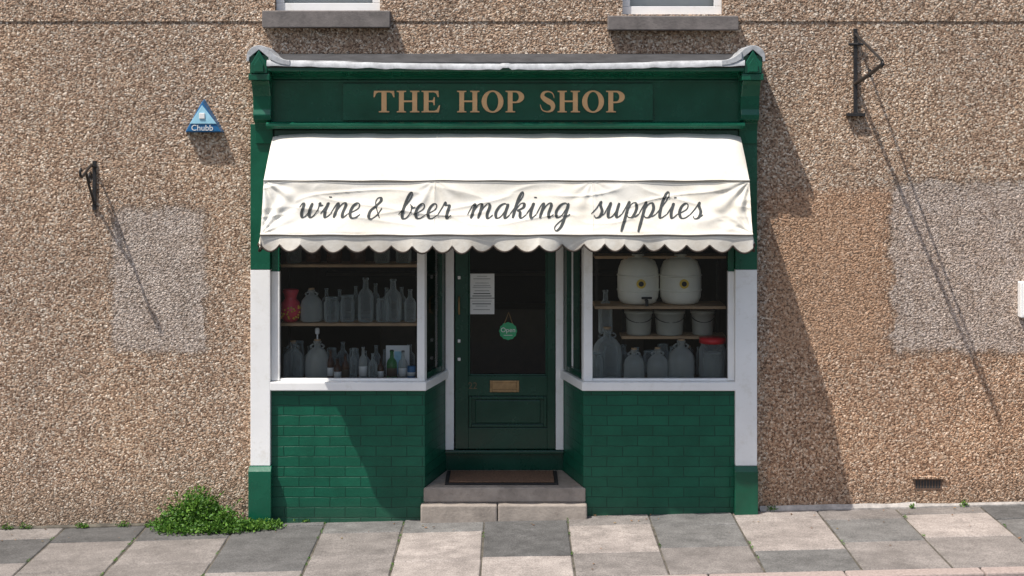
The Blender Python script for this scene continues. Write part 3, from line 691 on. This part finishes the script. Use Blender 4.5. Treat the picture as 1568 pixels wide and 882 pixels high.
# right window
zB=shelf(911,1112,469,.14,.5); zC=shelf(952,1112,515,.3,.55); zT2=shelf(911,1112,392,.3,.55)
for px,w in ((977,64),(1042,64)):
    E=empty('pressure_barrel'); y=.34; x=X(px,y); r=w/400*1.02; h=.36
    lathe('body',(x,y,zB+.002),[(r*.72,0),(r*.85,.01),(r*.97,.05),(r,.11),(r,.2),(r*.96,.27),(r*.82,.33),(r*.55,h),(r*.3,h+.008),(r*.3,h+.03),(.01,h+.03)],M['plastic'],E,40)
    for hz in (.1,.215): lathe('rib',(x,y,zB+hz),[(r*.99,0),(r*1.03,.006),(r*1.03,.012),(r*.99,.018)],M['plastic'],E,40)
    disc('badge',(x+.01,y-r-.016,zB+.17),.036,.012,M['yellow'],E); disc('badge_ring',(x+.01,y-r-.020,zB+.17),.020,.003,M['blk'],E)
    lathe('cap',(x,y,zB+h+.03),[(r*.34,0),(r*.34,.025),(.01,.026)],M['blk'],E)
    if px<1000:
        tube('tap',[(x+.05,y-r+.02,zB+.045),(x+.05,y-r-.06,zB+.045),(x+.05,y-r-.06,zB+.005)],.013,M['blk'],E); tube('tap_lever',[(x+.01,y-r-.05,zB+.065),(x+.09,y-r-.05,zB+.065)],.009,M['blk'],E)
BK=simple('translucent_bucket',(.36,.36,.31),.4,.1,4)
for px,w in ((978,42),(1025,46),(1076,36)): goods('bucket',px,513,476,w,.42,BK,zC+.001)
goods('demijohn',930,582,505,46,.30,C,bz); goods('bottle',927,540,474,22,.36,C,bz+.35)
for px,t,w in ((971,534,32),(1007,533,33),(1043,520,40)): goods('demijohn',px,582,t,w,.20,MK,bz)
E,x,z,h,r=goods('jar',1091,582,518,42,.20,C,bz); lathe('red_lid',(x,.20,z+h),[(r*.98,-.028),(r*.98,.012),(.01,.014)],M['red'],E)
goods('jar',1091,578,535,30,.20,MK,bz+.004)
goods('jar',913,582,540,22,.2,C,bz)
for px in range(915,1110,20): goods(random.choice(['jar','jar','demijohn','bottle']),px,582,random.uniform(530,546),random.uniform(18,26),.5,C,bz)

# ---------------------------------------------------------------- wall fittings
AL=empty('burglar_alarm_box')
def tri(a,b_,c,y): return [(X(p,y),y,Z(q,y)) for p,q in (a,b_,c)]
t0=tri((313,151),(284,203),(344,203),0.0); t1=[(v[0],-.085,v[2]) for v in tri((313,155),(287,202),(342,202),0)]
mesh('case',[v for v in t0]+t1,[[3,4,5],[0,1,4,3],[1,2,5,4],[2,0,3,5]],M['blue'],AL,bevel=.008,recalc=True)
a,b_,c=[(Vector(v)) for v in t1]; 
p=[(a.x,a.z-.03),(b_.x+.035,b_.z+.062),(c.x-.035,c.z+.062)]
prism('face_panel',p,-.092,-.0855,'y',M['sky_blue'],AL,.003)
box('strobe_lens',a.x-.022,a.x+.022,-.10,-.0925,a.z-.135,a.z-.09,M['paper'],AL,.006)
text('lettering','Chubb',.062,(a.x,-.088,b_.z+.030),M['paper'],AL)

HB=empty('hanging_basket_bracket')
bx=X(145); tipy=-.40
box('wall_bar',bx-.014,bx+.014,-.018,-.001,Z(322),Z(246),M['iron'],HB,.002)
tz=Z(268,tipy)
tube('arm',[(bx,-.02,Z(256)),(bx,-.1,Z(252)),(bx,-.2,Z(258)),(bx,-.3,tz+.0),(bx,-.36,tz-.02),(bx,-.40,tz),(bx,-.41,tz+.03),(bx,-.385,tz+.045),(bx,-.365,tz+.03)],.010,M['iron'],HB)
tube('brace',[(bx,-.02,Z(312)),(bx,-.07,Z(300)),(bx,-.15,Z(285)),(bx,-.24,tz+.01),(bx,-.3,tz)],.010,M['iron'],HB)
tube('scroll',[(bx,-.13+.05*math.cos(t)*(1-t/14),Z(272)+.05*math.sin(t)*(1-t/14)) for t in [i*.5 for i in range(20)]],.007,M['iron'],HB)
SB=empty('hanging_sign_bracket')
bx=X(1309); ty=-.90; tz=Z(98,ty)
box('wall_bar',bx-.014,bx+.014,-.03,-.006,Z(176),Z(44),M['iron'],SB,.002)
box('foot_plate',bx-.07,bx+.07,-.05,-.001,Z(178),Z(173),M['iron'],SB,.002)
tube('cross_pin',[(bx-.055,-.03,Z(68)),(bx+.06,-.03,Z(68))],.011,M['iron'],SB)
tube('upper_strut',[(bx,-.02,Z(52)),(bx,ty,tz+.02)],.010,M['iron'],SB)
tube('lower_strut',[(bx,-.02,Z(128)),(bx,-.45,(Z(128)+tz)/2-.01),(bx,ty,tz)],.015,M['iron'],SB)
tube('tip_ring',[(bx,ty+.02+.022*math.cos(t),tz+.0+.022*math.sin(t)) for t in [i*.6 for i in range(11)]],.007,M['iron'],SB)
tube('mid_collar',[(bx,-.50,Z(128)*.45+tz*.55-.03),(bx,-.50,Z(128)*.45+tz*.55+.03)],.012,M['iron'],SB)
AB=empty('air_brick')
ax_,bx_=X(1400),X(1442); az,bz2=Z(750),Z(733)
frame('rim',ax_,bx_,az,bz2,.010,-.004,.0,M['grille'],AB)
box('lintel',ax_-.02,bx_+.02,-.022,-.001,bz2+.001,bz2+.022,M['wall'],AB)
box('painted_dark_opening',ax_+.010,bx_-.010,-.002,-.0008,az+.010,bz2-.010,M['blk'],AB,0)  # flat black plate on the wall; the darkness inside the vent is painted
for i in range(8):
    xx=ax_+.025+i*.022; box('louvre',xx,xx+.004,-.005,-.0025,az+.011,bz2-.011,M['grille'],AB,0)
MB=empty('meter_box')
box('case',X(1563,-.08),X(1563,-.08)+.3,-.08,-.001,Z(487,-.08),Z(432,-.08),white,MB,.008); box('door_leaf',X(1563,-.08)+.02,X(1563,-.08)+.28,-.088,-.081,Z(483,-.08),Z(436,-.08),white,MB,.004)

# ---------------------------------------------------------------- ground
def sloped(name,x0,x1,yy0,yy1,dz,mat,n=1):
    return mesh(name,[(x0,yy0,G(x0)+dz),(x1,yy0,G(x1)+dz),(x1,yy1,G(x1)+dz),(x0,yy1,G(x0)+dz)],[[0,1,2,3]],mat)
sloped('ground',-150,150,-150,150,-.135,M['gnd'])
sloped('road',-150,150,-9.2,-1.74,-.125,M['asphalt'])
PV=empty('pavement')
vs=[(-14,-1.60,G(-14)-.010),(14,-1.60,G(14)-.010),(14,.02,G(14)-.010),(-14,.02,G(-14)-.010)]
o=mesh('jointing_bed',vs,[[0,1,2,3]],M['joint'],PV)
jx=[X(p) for p in (100,225,365,500,620,742,868,993,1120,1250,1370,1500)]
while jx[0]>-13: jx.insert(0,jx[0]-.66)
while jx[-1]<13: jx.append(jx[-1]+.63)
i0=[i for i,v in enumerate(jx) if abs(v-X(100))<1e-6][0]
DK=(.135,.132,.128);MDt=(.245,.222,.205);LT=(.38,.335,.305);GR=(.185,.18,.172)
spec={-1:([-.30,-.95],[MDt,DK,MDt]),0:([-.42,-1.2],[DK,MDt,MDt]),1:([-.42,-1.05],[DK,MDt,MDt]),2:([-.1,-1.3],[DK,DK,MDt]),3:([-.35,-.95],[GR,MDt,MDt]),4:([-.38,-1.15],[GR,LT,LT]),5:([-.12,-1.08],[GR,DK,LT]),6:([-.30,-1.05],[MDt,LT,MDt]),7:([-.36,-.95],[GR,GR,MDt]),8:([-.22,-1.1],[LT,LT,GR]),9:([-.32,-.92],[MDt,GR,MDt]),10:([-.20,-.85],[MDt,LT,MDt]),11:([-.4,-1.0],[DK,GR,LT])}
vs=[];fs=[];cols=[]
def slab(x0,x1,ya,yb_,c):
    g=.0065; x0+=g;x1-=g;ya+=g;yb_-=g; ch=.006; n=len(vs); tilt=[random.uniform(-.005,.002) for _ in range(4)]
    jit=lambda:random.uniform(-.005,.003)
    cs=[(x0+jit(),ya+jit()),(x1+jit(),ya+jit()),(x1+jit(),yb_+jit()),(x0+jit(),yb_+jit())]; cxm,cym=(x0+x1)/2,(ya+yb_)/2
    for p in cs: vs.append((p[0],p[1],G(p[0])-.05))
    for p,t in zip(cs,tilt): vs.append((p[0],p[1],G(p[0])+t-ch))
    for p,t in zip(cs,tilt): vs.append((p[0]+math.copysign(ch,cxm-p[0]),p[1]+math.copysign(ch,cym-p[1]),G(p[0])+t))
    F=[[n+8,n+9,n+10,n+11]]+[[n+a,n+(a+1)%4,n+4+(a+1)%4,n+4+a] for a in range(4)]+[[n+4+a,n+4+(a+1)%4,n+8+(a+1)%4,n+8+a] for a in range(4)]
    for f in F: fs.append(f); cols.append(c)
for i in range(len(jx)-1):
    k=i-i0
    if k in spec: sp_,cs_=spec[k]
    else: sp_=[-random.uniform(.2,.5),-random.uniform(.9,1.2)]; cs_=[random.choice([DK,MDt,LT,GR]) for _ in range(3)]
    ys=[0.0]+sp_+[-1.60]
    for j in range(3):
        s_=random.uniform(.88,1.1); c=tuple(v*s_ for v in cs_[j]); slab(jx[i],jx[i+1],ys[j+1],ys[j],c)
o=mesh('slabs',vs,fs,M['slab'],PV)
ca=o.data.color_attributes.new('slabcol','FLOAT_COLOR','CORNER')
for p in o.data.polygons:
    for li in p.loop_indices: ca.data[li].color=(*cols[p.index],1)
K=empty('kerb')
x=-14
while x<14:
    l=.9; vs=[(a,b,G(a)+c) for c in (-.3,.0) for a,b in ((x+.004,-1.745),(x+l-.004,-1.745),(x+l-.004,-1.606),(x+.004,-1.606))]
    mesh('kerb_stone',vs,[[3,2,1,0],[4,5,6,7],[0,1,5,4],[1,2,6,5],[2,3,7,6],[3,0,4,7]],M['kerb'],K,bevel=.012); x+=l

# ---------------------------------------------------------------- weeds
def leafmat(name,stops):
    m,nt,b=newmat(name); out=[n for n in nt.nodes if n.type=='OUTPUT_MATERIAL'][0]
    g=N(nt,'ShaderNodeNewGeometry')
    c=ramp(nt,g.outputs['Random Per Island'],stops)
    L(nt,c,b.inputs['Base Color']); b.inputs['Roughness'].default_value=.55
    tr=N(nt,'ShaderNodeBsdfTranslucent'); L(nt,c,tr.inputs[0]); mx=N(nt,'ShaderNodeMixShader'); mx.inputs[0].default_value=.3
    L(nt,b.outputs[0],mx.inputs[1]); L(nt,tr.outputs[0],mx.inputs[2]); L(nt,mx.outputs[0],out.inputs[0]); return m
M['leaf']=leafmat('weed_leaves',[(0,(.035,.10,.012)),(.5,(.085,.21,.025)),(1,(.19,.35,.05))])
M['dead']=leafmat('dead_leaves',[(0,(.12,.06,.025)),(.5,(.30,.14,.05)),(1,(.35,.26,.12))])
def leaf(vs,fs,p,s,rnd,flat=False):
    d=Vector((rnd.gauss(0,1),rnd.gauss(0,1)-.3,(rnd.gauss(0,.7)+.4) if not flat else rnd.gauss(0,.12))).normalized(); u=d.cross(Vector((rnd.gauss(0,1),rnd.gauss(0,1),rnd.gauss(0,1)))).normalized()
    if flat: u=d.cross(Vector((rnd.gauss(0,.2),rnd.gauss(0,.2),1))).normalized()
    n=len(vs); p=Vector(p); nrm=d.cross(u)
    for a,b,c in ((0,0,0),(.35,.34,.08),(.75,.26,.06),(1,0,-.1),(.75,-.26,.06),(.35,-.34,.08)): vs.append(p+d*s*a+u*s*b+nrm*s*c)
    fs.append([n,n+1,n+2,n+3]); fs.append([n,n+3,n+4,n+5])
def clump(name,lumps,n,s,seed):
    rnd=random.Random(seed); vs=[];fs=[]
    for cx,cy,rx,ry,rz,wt in lumps:
        for _ in range(int(n*wt)):
            th=rnd.uniform(0,2*math.pi); r=rnd.random()**.45; el=math.acos(rnd.random())
            x=cx+rx*r*math.cos(th)*math.sin(el); y=cy+ry*r*math.sin(th)*math.sin(el); 
            if y>-.01: y=-.01-rnd.random()*.03
            z=G(x)+rz*r*math.cos(el)*(1+.5*mn.noise(Vector((x*12,y*12,seed))))+.005
            leaf(vs,fs,(x,y,z),s*rnd.uniform(.5,1.3),rnd)
        for _ in range(int(n*wt/60)):
            a=Vector((cx+rnd.gauss(0,rx*.2),cy,G(cx))); b=Vector((cx+rnd.gauss(0,rx*.6),cy+rnd.gauss(0,ry*.5),G(cx)+rz*rnd.uniform(.6,1.15)))
            if b.y>-.02:b.y=-.03
            k=len(vs); w=Vector((.002,0,0)); vs+= [a-w,a+w,b+w*.4,b-w*.4]; fs.append([k,k+1,k+2,k+3])
            for _ in range(5): leaf(vs,fs,b-(b-a)*rnd.random()*.3,s*.8,rnd)
    return mesh(name,vs,fs,M['leaf'])
clump('weed_clump',[(X(308),-.10,.20,.14,.26,.30),(X(280),-.10,.15,.12,.17,.12),(X(338),-.13,.19,.14,.17,.16),(X(300),-.20,.28,.14,.08,.15),(X(360),-.20,.24,.14,.07,.15),(X(405),-.16,.18,.10,.05,.10),(X(258),-.12,.12,.10,.10,.05)],7500,.026,3)
rnd=random.Random(5)
lm=[]
for px in (12,40,125,132,190,232,470,1180,1395,1475): lm.append((X(px),-.02,.05*rnd.uniform(.5,1.3),.03,.035*rnd.uniform(.4,1.3),.1))
clump('wall_foot_weeds',lm,700,.014,8)
lm=[]
for _ in range(46):
    j=rnd.choice(jx[i0-1:i0+12]); lm.append((j,-rnd.uniform(.05,1.5),.010,.05,.008,.02))
clump('joint_weeds',lm,1000,.009,9)
vs=[];fs=[]
for _ in range(60):
    x=rnd.uniform(-4.2,4.2); y=-abs(rnd.gauss(0,.25))-.03 if rnd.random()<.7 else -rnd.uniform(.05,1.5)
    if X(640)<x<X(905) and y>-.16: continue
    leaf(vs,fs,(x,y,G(x)+.007),rnd.uniform(.010,.028),rnd,True)
mesh('fallen_leaves',vs,fs,M['dead'])

# ---------------------------------------------------------------- light, sky, camera
d=Vector((.41,.33,-1)).normalized()
sun=bpy.data.lights.new('sun','SUN'); sun.energy=5; sun.angle=math.radians(.5); sun.color=(1,.955,.89)
so=bpy.data.objects.new('sun',sun); col.objects.link(so); so.rotation_euler=d.to_track_quat('-Z','Y').to_euler(); so.location=(-6,-6,12)
w=bpy.data.worlds.new('World'); scene.world=w; w.use_nodes=True; nt=w.node_tree
bg=nt.nodes['Background']; bg.inputs[1].default_value=.15
sk=nt.nodes.new('ShaderNodeTexSky'); sk.sky_type='NISHITA'; sk.sun_disc=False; sk.dust_density=3.0; sk.air_density=1.0
sk.sun_elevation=math.asin(-d.z); sk.sun_rotation=math.atan2(-d.x,-d.y)
nt.links.new(sk.outputs[0],bg.inputs[0])
cam=bpy.data.cameras.new('camera'); co=bpy.data.objects.new('camera',cam); col.objects.link(co)
co.location=(0,-CAMD,CAMZ); co.rotation_euler=(math.pi/2,0,0)
cam.sensor_width=36; cam.lens=36*CAMD/7.84; cam.shift_y=-(441-180)/1568; cam.clip_end=600
scene.camera=co
scene.view_settings.view_transform='Standard'; scene.view_settings.look='None'; scene.view_settings.exposure=0
